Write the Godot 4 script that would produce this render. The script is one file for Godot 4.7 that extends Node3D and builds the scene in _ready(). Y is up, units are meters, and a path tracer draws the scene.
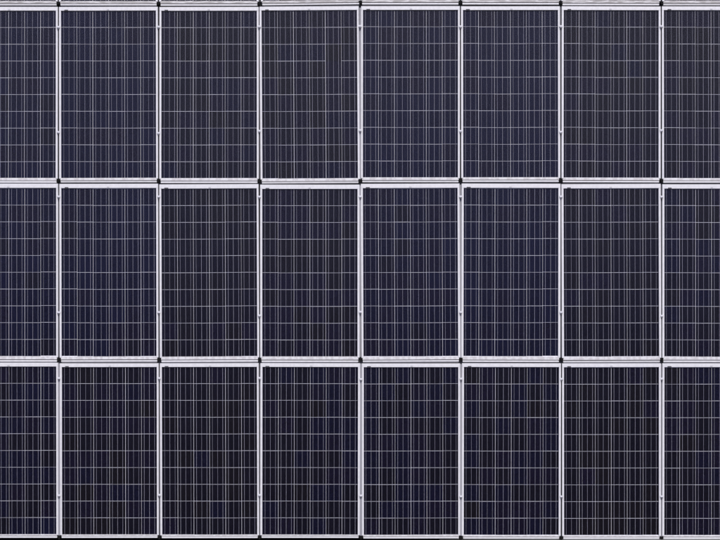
extends Node3D
# A wall of framed solar panels seen square on. Measurements are in photograph pixels (1 px = 1 cm) and are
# turned into metres on the plane of the array: x right, y up, z out of the array (0 = face of the frames).

const CM := 0.01
const TILT := 3.4          # degrees the array leans back
const CENTRE_HEIGHT := 3.3 # metres from the ground to the middle of the array
const FOV := 30.0

var array_frame := Transform3D()
var rng := RandomNumberGenerator.new()
var taken := {}
var boxes := {}
var mat := {}

# ------------------------------------------------------------------ helpers
func numbered(called: String) -> String:
	var n: int = taken.get(called, -1) + 1
	taken[called] = n
	return called if n == 0 else "%s_%03d" % [called, n]

func px(x: float, y: float, z := 0.0) -> Vector3:
	return Vector3((x - 360.0) * CM, (270.0 - y) * CM, z)

func thing(called: String, label: String, category: String, at: Vector3, turn := 0.0, group := "") -> Node3D:
	var o := Node3D.new()
	o.name = numbered(called)
	add_child(o, true)
	o.transform = array_frame * Transform3D(Basis(Vector3.BACK, turn), at)
	o.set_meta("label", label)
	o.set_meta("category", category)
	if group:
		o.set_meta("group", group)
	return o

func part(called: String, mesh: Mesh, m: Material, parent: Node3D, at := Vector3.ZERO) -> MeshInstance3D:
	var o := MeshInstance3D.new()
	o.name = called
	o.mesh = mesh
	o.material_override = m
	o.position = at
	parent.add_child(o, true)
	return o

func tri(st: SurfaceTool, a: Vector3, b: Vector3, c: Vector3, out: Vector3) -> void:
	if (b - a).cross(c - a).dot(out) > 0.0:
		var t := b
		b = c
		c = t
	st.add_vertex(a); st.add_vertex(b); st.add_vertex(c)

# box with chamfered edges, 44 triangles; alike boxes share one mesh
func cbox(sx: float, sy: float, sz: float, ch := 0.0012) -> ArrayMesh:
	var key := "%.4f %.4f %.4f %.4f" % [sx, sy, sz, ch]
	if boxes.has(key):
		return boxes[key]
	var h := Vector3(sx, sy, sz) * 0.5
	ch = minf(ch, minf(h.x, minf(h.y, h.z)) * 0.6)
	var st := SurfaceTool.new()
	st.begin(Mesh.PRIMITIVE_TRIANGLES)
	st.set_smooth_group(-1)
	var corner := func(s: Vector3, axis: int) -> Vector3:
		var v := Vector3(s.x * (h.x - ch), s.y * (h.y - ch), s.z * (h.z - ch))
		v[axis] = s[axis] * h[axis]
		return v
	for axis in 3:
		var u := (axis + 1) % 3
		var w := (axis + 2) % 3
		for sg in [-1.0, 1.0]:
			var q: Array[Vector3] = []
			for k in [[-1, -1], [1, -1], [1, 1], [-1, 1]]:
				var s := Vector3.ZERO
				s[axis] = sg; s[u] = k[0]; s[w] = k[1]
				q.append(corner.call(s, axis))
			var o := Vector3.ZERO
			o[axis] = sg
			tri(st, q[0], q[1], q[2], o); tri(st, q[0], q[2], q[3], o)
		for a in [-1.0, 1.0]:
			for b in [-1.0, 1.0]:
				var s0 := Vector3.ZERO
				s0[axis] = -1.0; s0[u] = a; s0[w] = b
				var s1 := s0
				s1[axis] = 1.0
				var o := Vector3.ZERO
				o[u] = a; o[w] = b
				var p0: Vector3 = corner.call(s0, u)
				var p1: Vector3 = corner.call(s1, u)
				var p2: Vector3 = corner.call(s1, w)
				var p3: Vector3 = corner.call(s0, w)
				tri(st, p0, p1, p2, o); tri(st, p0, p2, p3, o)
	for x in [-1.0, 1.0]:
		for y in [-1.0, 1.0]:
			for z in [-1.0, 1.0]:
				var s := Vector3(x, y, z)
				tri(st, corner.call(s, 0), corner.call(s, 1), corner.call(s, 2), s)
	st.generate_normals()
	boxes[key] = st.commit()
	return boxes[key]

# a flat outline given depth, with a chamfered front rim
func prism(outline: PackedVector2Array, z0: float, z1: float, ch: float) -> ArrayMesh:
	var st := SurfaceTool.new()
	st.begin(Mesh.PRIMITIVE_TRIANGLES)
	st.set_smooth_group(-1)
	var mid := Vector2.ZERO
	for p in outline:
		mid += p / outline.size()
	var n := outline.size()
	for i in n:
		var a := outline[i]
		var b := outline[(i + 1) % n]
		var ai := a + (mid - a).normalized() * ch
		var bi := b + (mid - b).normalized() * ch
		var e := (a + b) * 0.5 - mid
		var o := Vector3(e.x, e.y, 0)
		var A0 := Vector3(a.x, a.y, z0)
		var B0 := Vector3(b.x, b.y, z0)
		var A1 := Vector3(a.x, a.y, z1 - ch)
		var B1 := Vector3(b.x, b.y, z1 - ch)
		var A2 := Vector3(ai.x, ai.y, z1)
		var B2 := Vector3(bi.x, bi.y, z1)
		tri(st, A0, B0, B1, o); tri(st, A0, B1, A1, o)
		tri(st, A1, B1, B2, o + Vector3.BACK * 0.01); tri(st, A1, B2, A2, o + Vector3.BACK * 0.01)
		tri(st, A2, B2, Vector3(mid.x, mid.y, z1), Vector3.BACK)
		tri(st, A0, B0, Vector3(mid.x, mid.y, z0), Vector3.FORWARD)
	st.generate_normals()
	return st.commit()

func ngon(n: int, r: float, at: Vector2, turn := 0.0, squash := 1.0) -> PackedVector2Array:
	var p := PackedVector2Array()
	for i in n:
		var a := TAU * i / n + turn
		p.append(at + Vector2(cos(a) * r, sin(a) * r * squash))
	return p

func lin(r: float, g: float, b: float) -> Color:
	return Color(r, g, b).linear_to_srgb()

func noise_texture(seed_: int, type: int, freq: float, low: Color, high: Color, octaves := 3, size := 1024, mid_at := -1.0) -> NoiseTexture2D:
	var n := FastNoiseLite.new()
	n.seed = seed_
	n.noise_type = type
	n.frequency = freq
	n.fractal_octaves = octaves
	if type == FastNoiseLite.TYPE_CELLULAR:
		n.cellular_return_type = FastNoiseLite.RETURN_CELL_VALUE
		n.fractal_type = FastNoiseLite.FRACTAL_NONE
	var ramp := Gradient.new()
	ramp.set_color(0, low)
	ramp.set_color(1, high)
	if mid_at >= 0.0:
		ramp.set_offset(0, mid_at)
		ramp.set_offset(1, minf(1.0, mid_at + 0.3))
	var t := NoiseTexture2D.new()
	t.width = size
	t.height = size
	t.seamless = true
	t.noise = n
	t.color_ramp = ramp
	return t

func plain(color: Color, rough: float, spec := 0.5, metal := 0.0) -> StandardMaterial3D:
	var m := StandardMaterial3D.new()
	m.albedo_color = color
	m.roughness = rough
	m.metallic_specular = spec
	m.metallic = metal
	return m

func patterned(color: Color, tex: Texture2D, scale: Vector3, rough: float, spec := 0.5, metal := 0.0) -> StandardMaterial3D:
	var m := plain(color, rough, spec, metal)
	m.albedo_texture = tex
	m.uv1_triplanar = true
	m.uv1_world_triplanar = true
	m.uv1_scale = scale
	return m

# ------------------------------------------------------------------ materials
func make_materials() -> void:
	# anodised frames: pale, with faint handling marks; the lower rails carry streaks of dried dirt
	var marks := noise_texture(3, FastNoiseLite.TYPE_SIMPLEX_SMOOTH, 0.012, Color(0.93, 0.93, 0.935), Color(1, 1, 1), 4)
	mat.frame = patterned(lin(0.66, 0.66, 0.65), marks, Vector3(1.7, 1.3, 1.7), 0.45)
	mat.frame_dull = patterned(lin(0.55, 0.55, 0.54), marks, Vector3(1.3, 1.7, 1.3), 0.5)
	var streaks := noise_texture(11, FastNoiseLite.TYPE_SIMPLEX_SMOOTH, 0.012, Color(0.91, 0.90, 0.90), Color(1, 1, 1), 5, 1024, 0.36)
	mat.frame_streaked = patterned(lin(0.60, 0.60, 0.59), streaks, Vector3(1.3, 0.9, 0.9), 0.55)
	var grime := noise_texture(17, FastNoiseLite.TYPE_SIMPLEX_SMOOTH, 0.014, Color(0.78, 0.77, 0.76), Color(1, 1, 1), 4, 1024, 0.42)
	mat.frame_grimy = patterned(lin(0.58, 0.575, 0.56), grime, Vector3(0.5, 2.6, 1.2), 0.6)
	# polycrystalline silicon: very dark, each wafer a little bluer, browner or blacker than the next, with a crystal grain
	var grain := noise_texture(5, FastNoiseLite.TYPE_CELLULAR, 0.045, Color(0.93, 0.93, 0.94), Color(1, 1, 1), 1)
	mat.cells = []
	for c in [
		[0.0032, 0.0032, 0.0122], # navy
		[0.0044, 0.0034, 0.0112], # violet
		[0.0036, 0.0039, 0.0152], # brighter blue
		[0.0040, 0.0035, 0.0082], # charcoal
		[0.0045, 0.0037, 0.0064], # brown black
		[0.0033, 0.0029, 0.0072], # black
	]:
		mat.cells.append(patterned(lin(c[0], c[1], c[2]), grain, Vector3(0.5, 0.5, 0.5), 0.26, 0.325))
	mat.ribbons = [plain(lin(0.31, 0.31, 0.36), 0.5, 0.3), plain(lin(0.38, 0.38, 0.43), 0.5, 0.3), plain(lin(0.25, 0.25, 0.29), 0.5, 0.3)]
	mat.backsheet = plain(lin(0.74, 0.74, 0.77), 0.7, 0.2)
	var glass := plain(Color(1, 1, 1, 0.0), 0.1, 0.10)
	glass.transparency = BaseMaterial3D.TRANSPARENCY_ALPHA
	mat.glass = glass
	mat.steel = plain(lin(0.16, 0.16, 0.17), 0.45, 0.5, 0.6)
	mat.clamp = patterned(lin(0.62, 0.62, 0.63), marks, Vector3(3, 3, 3), 0.4)
	mat.rubber = plain(lin(0.008, 0.008, 0.008), 0.8, 0.2)
	mat.rail = plain(lin(0.10, 0.10, 0.105), 0.6)
	mat.seal_dark = plain(lin(0.02, 0.02, 0.021), 0.7, 0.3)
	mat.seal_grey = plain(lin(0.075, 0.075, 0.08), 0.6, 0.3)
	mat.seal_mid = plain(lin(0.18, 0.18, 0.19), 0.6, 0.3)
	mat.seal_pale = plain(lin(0.27, 0.27, 0.285), 0.55, 0.3)
	mat.sticker = plain(lin(0.055, 0.055, 0.06), 0.6, 0.3)
	mat.sticker_pale = plain(lin(0.42, 0.42, 0.43), 0.6, 0.3)
	mat.wall = patterned(lin(0.006, 0.006, 0.006), marks, Vector3(0.8, 0.8, 0.8), 0.9, 0.2)
	mat.flashing = patterned(lin(0.13, 0.13, 0.125), marks, Vector3(0.9, 0.9, 0.9), 0.6)
	var soil := noise_texture(23, FastNoiseLite.TYPE_SIMPLEX_SMOOTH, 0.03, Color(0.6, 0.58, 0.55), Color(1, 1, 1), 5)
	mat.ground = patterned(lin(0.06, 0.056, 0.05), soil, Vector3(0.3, 0.3, 0.3), 0.95, 0.2)

# ------------------------------------------------------------------ measured layout (photograph pixels)
const ORD := ["first", "second", "third", "fourth", "fifth", "sixth", "seventh", "eighth"]
const PITCH_X := 15.95
const PITCH_Y := 16.81
# x of the seven vertical joints in each row (row 0 = the row above, of which only the lower edge shows)
const JOINTS := [
	[58.4, 158.5, 259.3, 360.2, 460.5, 560.9, 661.4],
	[58.35, 158.6, 259.35, 360.15, 460.5, 560.9, 661.4],
	[58.7, 158.9, 259.5, 360.35, 460.75, 561.1, 661.7],
	[59.05, 159.35, 259.6, 360.95, 461.05, 561.5, 661.7],
]
# half the width of each joint's gap
const GAPS := [
	[0.7, 0.7, 0.7, 0.7, 0.7, 0.7, 0.7],
	[0.7, 0.75, 0.7, 0.9, 0.68, 0.82, 0.68],
	[0.74, 0.74, 0.68, 0.82, 0.82, 0.7, 0.72],
	[0.95, 0.72, 0.72, 1.0, 0.92, 0.68, 0.78],
]
# what is seen in the gap: 0 black seal, 1 dark grey, 2 mid grey, 3 pale; and how deep it lies (mm) at the top and at the bottom of the row
const SEALS := [
	[[0, 8, 8], [0, 8, 8], [1, 8, 8], [1, 8, 8], [0, 8, 8], [1, 8, 8], [0, 8, 8]],
	[[0, 7, 9], [0, 6, 9], [1, 5, 9], [3, 14, 3], [0, 6, 10], [1, 4, 14], [0, 8, 8]],
	[[1, 14, 4], [1, 18, 3], [0, 6, 9], [3, 3, 16], [3, 18, 3], [1, 6, 8], [1, 14, 5]],
	[[3, 4, 3], [1, 16, 3], [1, 4, 6], [3, 5, 2], [3, 5, 4], [0, 7, 5], [2, 5, 4]],
]
# y of the glass edges at the left and right end of each panel: top left, top right, bottom left, bottom right
const EDGES := [
	[[-167.2, -167.2, 0.8, 0.8], [-167.0, -167.0, 1.0, 1.0], [-167.2, -167.2, 0.8, 0.8], [-167.6, -168.6, 0.8, -0.3], [-168.4, -168.4, -0.4, -0.2], [-168.3, -168.3, -0.2, -0.2], [-168.0, -167.8, 0.0, 0.4], [-167.6, -167.6, 0.6, 0.5]],
	[[10.5, 10.5, 177.9, 177.9], [10.6, 10.5, 178.0, 177.7], [10.5, 10.7, 178.2, 177.9], [10.6, 9.6, 178.5, 178.3], [9.6, 10.0, 177.5, 177.2], [10.0, 9.9, 177.3, 177.2], [10.0, 10.0, 177.4, 177.8], [10.0, 10.0, 178.1, 178.1]],
	[[187.9, 187.9, 356.3, 356.3], [188.1, 188.0, 356.8, 356.5], [188.8, 188.2, 356.7, 356.5], [189.0, 188.9, 356.5, 356.6], [188.2, 187.7, 356.9, 356.6], [187.8, 188.0, 356.6, 356.7], [188.4, 188.1, 357.0, 356.7], [188.6, 188.6, 356.9, 356.9]],
	[[366.5, 366.5, 534.8, 534.8], [367.1, 367.0, 534.8, 534.8], [367.1, 366.8, 535.0, 534.9], [366.8, 367.1, 535.0, 535.0], [367.3, 367.0, 535.1, 535.3], [367.0, 367.0, 535.5, 535.7], [367.2, 367.0, 535.9, 535.8], [367.1, 367.1, 535.8, 535.8]],
]
# heights of the frame members in each row: top rail, bottom rail, groove, lower flange
const FRAME := [[3.9, 2.6, 0.5, 1.6], [3.8, 2.6, 0.5, 1.7], [4.3, 3.0, 0.7, 1.6], [3.6, 1.2, 0.5, 1.7]]
# extra lean of each row in degrees: the rows are not quite in one plane
const LEAN := [0.25, 0.25, 0.0, -0.2]
# how many wafers of each tone a panel has: navy, violet, bright blue, charcoal, brown black, black
const TONES := [
	["3 2 1 3 0 0", "3 2 1 3 0 0", "3 2 1 3 0 0", "3 2 1 3 0 0", "3 2 1 3 0 0", "3 2 1 3 0 0", "3 2 1 3 0 0", "3 2 1 3 0 0"],
	["5 2 4 1 0 0", "5 2 7 0 0 0", "1 3 0 6 1 1", "1 4 0 5 3 0", "5 2 6 0 0 0", "4 1 9 0 0 0", "1 3 0 6 2 1", "1 3 0 5 2 2"],
	["6 2 3 1 0 0", "6 2 3 1 0 0", "0 1 0 5 5 3", "0 5 0 4 3 0", "6 4 1 1 0 0", "7 2 3 0 0 0", "0 2 0 5 4 3", "1 4 0 4 2 1"],
	["6 2 1 2 0 1", "1 4 0 4 3 2", "1 1 0 4 4 4", "4 2 0 3 1 2", "5 3 0 2 0 2", "4 2 0 3 1 2", "0 2 0 4 4 4", "1 4 0 3 2 3"],
]
const LOOK := [
	["", "", "", "", "", "", "", ""],
	["navy", "bright navy blue", "charcoal navy", "brownish charcoal", "navy blue", "brightest blue", "charcoal violet", "charcoal"],
	["navy blue", "dark navy", "brown black", "violet charcoal", "dark violet navy", "dark blue", "charcoal black", "dark charcoal"],
	["black blue", "brown violet black", "almost black", "black blue", "blue black", "blue black", "black", "violet black"],
]

func panel_label(r: int, c: int) -> String:
	var where: String = ORD[c] + " from left"
	if c == 7:
		where = "cut off at right edge"
	elif c == 0:
		where = "cut off at left edge"
	if r == 0:
		return "solar panel above top full row, only lower frame showing, " + where
	var row: String = ["", "top full row", "middle row", "bottom row"][r]
	if r == 1 and c == 3:
		return "brownish charcoal solar panel missing one short cell line, top full row, fourth from left"
	return "%s solar panel, %s, %s" % [LOOK[r][c], row, where]

# ------------------------------------------------------------------ builders
func solar_panel(r: int, c: int) -> void:
	var e: Array = EDGES[r][c]
	var f: Array = FRAME[r]
	var left: float = JOINTS[r][c - 1] + GAPS[r][c - 1] if c > 0 else JOINTS[r][0] - 99.8
	var right: float = JOINTS[r][c] - GAPS[r][c] if c < 7 else JOINTS[r][6] + 99.8
	var cx := (left + right) * 0.5
	var gt: float = (e[0] + e[1]) * 0.5
	var gb: float = (e[2] + e[3]) * 0.5
	var cy := (gt + gb) * 0.5
	var slope: float = ((e[1] - e[0]) + (e[3] - e[2])) * 0.5 / (right - left)
	var t := thing("solar_panel", panel_label(r, c), "solar panel", px(cx, cy), -slope, "solar panels in the array")
	t.transform = t.transform * Transform3D(Basis(Vector3.RIGHT, deg_to_rad(-LEAN[r] + rng.randf_range(-0.12, 0.12))) * Basis(Vector3.UP, deg_to_rad(rng.randf_range(-0.25, 0.25))), Vector3.ZERO)
	var w := (right - left) * CM
	var gh := (gb - gt) * CM
	var lip := 0.0195 + rng.randf_range(-0.001, 0.001)
	var depth := 0.034
	var hg := gh * 0.5
	var top_h: float = f[0] * CM
	var bot_h: float = (f[1] + rng.randf_range(-0.2, 0.2)) * CM
	var groove: float = (f[2] + rng.randf_range(-0.1, 0.12)) * CM
	var flange: float = (f[3] + rng.randf_range(-0.15, 0.1)) * CM
	# frame
	part("top_rail", cbox(w, top_h, depth), mat.frame, t, Vector3(0, hg + top_h * 0.5, -depth * 0.5))
	var side := cbox(lip, gh - 0.0006 + bot_h * 0.35, depth)
	for s in [-1.0, 1.0]:
		part("side_rail", side, mat.frame, t, Vector3(s * (w * 0.5 - lip * 0.5), -bot_h * 0.175, -depth * 0.5))
	var short := 0.022
	var rail := part("bottom_rail", cbox(w - short, bot_h, depth - 0.002), mat.frame_grimy if r == 0 else mat.frame_streaked, t, Vector3(0, -hg - bot_h * 0.5 - 0.0003 - bot_h * 0.0, -depth * 0.5 - 0.0015))
	part("lower_flange", cbox(w - short - 0.004, flange, depth - 0.006), mat.frame_dull if rng.randf() < 0.35 and r < 3 else mat.frame, rail, Vector3(0, -bot_h * 0.5 - groove - flange * 0.5, -0.002))
	var web: Material = [mat.seal_dark, mat.seal_grey, mat.seal_mid][[0, 1, 1, 2][rng.randi() % 4]]
	part("inner_web", cbox(w - short - 0.01, groove + 0.006, 0.02), web, rail, Vector3(0, -bot_h * 0.5 - groove * 0.5, -0.004))
	if r < 3: # rubber strip that fills the gap down to the next panel
		var strip: Material = [[mat.seal_dark, mat.seal_grey][rng.randi() % 2], [mat.seal_dark, mat.seal_grey, mat.seal_grey][rng.randi() % 3], [mat.seal_grey, mat.seal_mid, mat.seal_mid][rng.randi() % 3]][r]
		part("gap_strip", cbox(w - 0.03, 0.012, 0.012), strip, rail, Vector3(0, -bot_h * 0.5 - groove - flange - 0.0045, -0.0015))
	# laminate: backsheet, wafers, ribbons, glass
	var gw := w - lip * 2.0
	part("backsheet", cbox(gw + 0.006, gh - 0.001, 0.002, 0.0004), mat.backsheet, t, Vector3(0, 0, -0.0142))
	var pool: Array[int] = []
	var counts: PackedStringArray = TONES[r][c].split(" ")
	for k in 6:
		for n in int(counts[k]):
			pool.append(k)
	var cell_w := PITCH_X * CM - 0.0021
	var cell_h := PITCH_Y * CM - 0.0022
	var wafer := cbox(cell_w, cell_h, 0.0006, 0.00015)
	var shift := PackedFloat32Array()
	for col in 6:
		shift.append(rng.randf_range(-0.0004, 0.0004))
	var drop := PackedFloat32Array() # the strings are laid by hand and sag a little differently
	var bow := rng.randf_range(0.0008, 0.0040) if r < 3 else rng.randf_range(-0.0006, 0.0012)
	var skew := rng.randf_range(-0.0012, 0.0012)
	for col in 6:
		var u := (col - 2.5) / 2.5
		drop.append(bow * (u * u - 0.45) + skew * u + rng.randf_range(-0.0007, 0.0007))
	for row in 10:
		for col in 6:
			var at := Vector3((col - 2.5) * PITCH_X * CM + shift[col], (4.5 - row) * PITCH_Y * CM + drop[col] + rng.randf_range(-0.0004, 0.0004), -0.0127)
			var o := part("cell", wafer, mat.cells[pool[rng.randi() % pool.size()]], t, at)
			if r == 1 and c == 3 and col == 4 and row == 2: # two wafers butt together here, no line between them
				o.scale.y = (cell_h + 0.0024) / cell_h
				o.position.y -= 0.0012
	var ribbon := cbox(0.0017, PITCH_Y * CM * 10 - 0.004, 0.0003, 0.00008)
	for col in 6:
		for k in 3:
			var at := Vector3((col - 2.5 + (k - 1) * 0.327) * PITCH_X * CM + shift[col] + rng.randf_range(-0.0006, 0.0006), 0, -0.01215)
			part("busbar_ribbon", ribbon, mat.ribbons[rng.randi() % 3], t, at)
	part("glass_pane", cbox(gw - 0.0004, gh - 0.0008, 0.0032, 0.0004), mat.glass, t, Vector3(0, 0, -0.0098))
	# small dark sticker hanging over the edge of the top rail, and the pale mark in its middle
	var sx := -w * 0.5 + lip + 0.052 + rng.randf_range(-0.004, 0.004)
	part("serial_sticker", cbox(0.038 + rng.randf_range(-0.003, 0.003), 0.013, 0.0006, 0.0002), mat.sticker, t, Vector3(sx, hg + 0.0035, 0.0004))
	part("earth_mark", cbox(0.024, 0.012, 0.0006, 0.0002), mat.sticker_pale, t, Vector3(rng.randf_range(-0.01, 0.01), hg + 0.0085, 0.0004))

func mounting_rail(j: int) -> void:
	var t := thing("mounting_rail", "vertical mounting rail behind the %s gap between panel columns from left" % ORD[j], "mounting rail", px(JOINTS[3][j], 538), 0.0, "mounting rails behind the gaps")
	var x0: float = JOINTS[3][j]
	var length := (538.0 + 168.0) * CM
	part("channel", cbox(0.05, length, 0.075), mat.rail, t, Vector3(0, length * 0.5, -0.0375 - 0.06))
	for r in 4:
		var s: Array = SEALS[r][j]
		var y0: float = EDGES[r][j][0] - FRAME[r][0] + 0.6
		var y1: float = EDGES[r][j][2] + 0.6
		var w: float = GAPS[r][j] * 2.0 * CM - 0.0016
		var z0: float = -s[1] * 0.001
		var z1: float = -s[2] * 0.001
		var st := SurfaceTool.new()
		st.begin(Mesh.PRIMITIVE_TRIANGLES)
		st.set_smooth_group(-1)
		var p: Array[Vector3] = []
		var back := -0.059
		for k in [[y0, z0], [y1, z1]]:
			for side in [-0.5, 0.5]:
				var q := Vector3((JOINTS[r][j] - x0) * CM + side * w, (538.0 - k[0]) * CM, 0)
				p.append(q + Vector3(0, 0, k[1]))
				p.append(q + Vector3(0, 0, back))
		# p: 0 top-left front, 1 its back, 2 top-right front, 3, 4 bottom-left front, 5, 6 bottom-right front, 7
		for fq in [[0, 2, 6, 4, Vector3.BACK], [1, 3, 7, 5, Vector3.FORWARD], [0, 1, 5, 4, Vector3.LEFT], [2, 3, 7, 6, Vector3.RIGHT], [0, 1, 3, 2, Vector3.UP], [4, 5, 7, 6, Vector3.DOWN]]:
			tri(st, p[fq[0]], p[fq[1]], p[fq[2]], fq[4]); tri(st, p[fq[0]], p[fq[2]], p[fq[3]], fq[4])
		st.generate_normals()
		part("gap_seal", st.commit(), [mat.seal_dark, mat.seal_grey, mat.seal_mid, mat.seal_pale][s[0]], t)

const CLAMPS := [
	[[27.6, 132.6], [27.3, 133.6], [27.0, 131.4], [26.6, 130.8], [27.0, 131.5], [26.8, 132.4], [26.8, 130.8]],
	[[197.0, 312.8], [197.0, 312.6], [197.2, 315.9], [197.0, 312.3], [197.0, 312.6], [197.0, 312.6], [197.2, 316.3]],
	[[378.6, 495.8], [378.6, 495.3], [378.4, 495.4], [379.6, 496.0], [379.2, 496.8], [379.4, 496.8], [379.2, 496.8]],
]

func panel_clamp(r: int, j: int, k: int) -> void:
	var t := thing("panel_clamp", "small metal clamp on %s vertical joint from left, %s of two in %s row" % [ORD[j], ["upper", "lower"][k], ["top full", "middle", "bottom"][r - 1]],
		"clamp", px(JOINTS[r][j], CLAMPS[r - 1][j][k], 0.0035), rng.randf_range(-0.12, 0.12), "clamps on the vertical joints")
	var w := 0.030 + rng.randf_range(-0.002, 0.002)
	part("plate", cbox(w, 0.018, 0.005, 0.0012), mat.clamp, t, Vector3(0, 0.005, 0.0025))
	part("stem", cbox(GAPS[r][j] * 2.0 * CM * 0.55, 0.014, 0.05, 0.001), mat.steel, t, Vector3(0, 0.002, -0.026))
	part("bolt_head", prism(ngon(6, 0.0095, Vector2(0, -0.0085)), -0.003, 0.0105, 0.0015), mat.steel, t)

const PLUGS := [
	[[58.4, 2.9], [158.5, 3.2], [259.3, 3.2], [360.3, 2.1], [460.4, 2.4], [561.0, 2.5], [661.5, 2.5]],
	[[58.3, 180.3], [158.5, 180.5], [259.3, 180.8], [360.1, 180.6], [460.5, 179.9], [560.7, 180.3], [661.5, 180.5]],
	[[58.9, 359.2], [159.2, 359.2], [259.6, 358.9], [360.7, 359.4], [461.0, 359.2], [561.5, 359.3], [661.8, 359.1]],
	[[59.2, 537.6], [159.3, 537.6], [259.5, 537.5], [361.0, 537.5], [461.2, 538.0], [561.3, 538.2], [661.8, 538.0]],
]

func corner_plug(b: int, j: int) -> void:
	var where: String = ["above the top full row", "between top full and middle rows", "between middle and bottom rows", "under the bottom row"][b]
	var t := thing("corner_plug", "black corner plug on %s joint from left, %s" % [ORD[j], where], "plug", px(PLUGS[b][j][0], PLUGS[b][j][1], 0.0), rng.randf_range(-0.08, 0.08), "black plugs where panel corners meet")
	var o := PackedVector2Array()
	var a := 0.018 + rng.randf_range(-0.001, 0.001)
	for q in [[-a, 0.006], [-a * 0.62, 0.0125], [-0.004, 0.016], [a * 0.6, 0.0130], [a, 0.005], [a * 0.55, -0.008], [0.006, -0.018], [-0.005, -0.019], [-a * 0.52, -0.008]]:
		o.append(Vector2(q[0] + rng.randf_range(-0.0018, 0.0018), q[1] + rng.randf_range(-0.0016, 0.0016)))
	part("cap", prism(o, -0.012, 0.005, 0.002), mat.rubber, t)
	part("stem", cbox(0.009, 0.012, 0.045, 0.001), mat.rubber, t, Vector3(0, 0.002, -0.034))

# ------------------------------------------------------------------ scene
func _ready() -> void:
	rng.seed = 4711
	array_frame = Transform3D(Basis(Vector3.RIGHT, deg_to_rad(-TILT)), Vector3(0, CENTRE_HEIGHT, 0))

	var cam := Camera3D.new()
	cam.name = "camera"
	cam.fov = FOV
	cam.near = 0.1
	cam.far = 600.0
	add_child(cam)
	cam.transform = array_frame * Transform3D(Basis(), Vector3(0, 0, 2.7 / tan(deg_to_rad(FOV * 0.5))))
	cam.current = true

	var sky_mat := ProceduralSkyMaterial.new()
	sky_mat.sky_top_color = Color(0.79, 0.80, 0.91)
	sky_mat.sky_horizon_color = Color(0.37, 0.405, 0.65)
	sky_mat.sky_curve = 0.15
	sky_mat.ground_bottom_color = Color(0.13, 0.12, 0.11)
	sky_mat.ground_horizon_color = Color(0.22, 0.22, 0.22)
	sky_mat.sun_angle_max = 1.0
	var sky := Sky.new()
	sky.sky_material = sky_mat
	var env := Environment.new()
	env.background_mode = Environment.BG_SKY
	env.sky = sky
	env.tonemap_mode = Environment.TONE_MAPPER_LINEAR
	env.tonemap_exposure = 2.05
	env.sdfgi_enabled = true
	env.ssao_enabled = true
	env.ssil_enabled = true
	var we := WorldEnvironment.new()
	we.name = "environment"
	we.environment = env
	add_child(we)

	var sun := DirectionalLight3D.new()
	sun.name = "sun"
	sun.light_energy = 0.5
	sun.light_color = Color(1.0, 0.97, 0.93)
	sun.light_angular_distance = 10.0
	sun.shadow_enabled = true
	add_child(sun)
	sun.rotation_degrees = Vector3(-48, 12, 0)

	make_materials()

	# the ground in front and the dark wall that carries the array
	var g := MeshInstance3D.new()
	g.name = "ground"
	var plane := PlaneMesh.new()
	plane.size = Vector2(400, 400)
	g.mesh = plane
	g.material_override = mat.ground
	g.set_meta("kind", "structure")
	g.set_meta("label", "dark bare ground in front of the array")
	add_child(g)
	var wall := thing("backing_wall", "black membrane wall behind the panels, showing as a black line under them", "wall", px(360, 270))
	part("membrane", cbox(9.4, 8.6, 0.12, 0.004), mat.wall, wall, Vector3(0, 1.02, -0.20))

	for j in 7:
		mounting_rail(j)
	for r in 4:
		for c in 8:
			solar_panel(r, c)
	for r in [1, 2, 3]:
		for j in 7:
			for k in 2:
				panel_clamp(r, j, k)
	for b in 4:
		for j in 7:
			corner_plug(b, j)
	# a grey flashing that rises into the picture below the last three panels
	var fl := thing("edge_flashing", "grey metal flashing strip just under the bottom right panels", "flashing", px(620, 541.1, -0.05), 0.0052)
	part("strip", cbox(3.6, 0.03, 0.12, 0.002), mat.flashing, fl, Vector3(0, 0.0, 0))
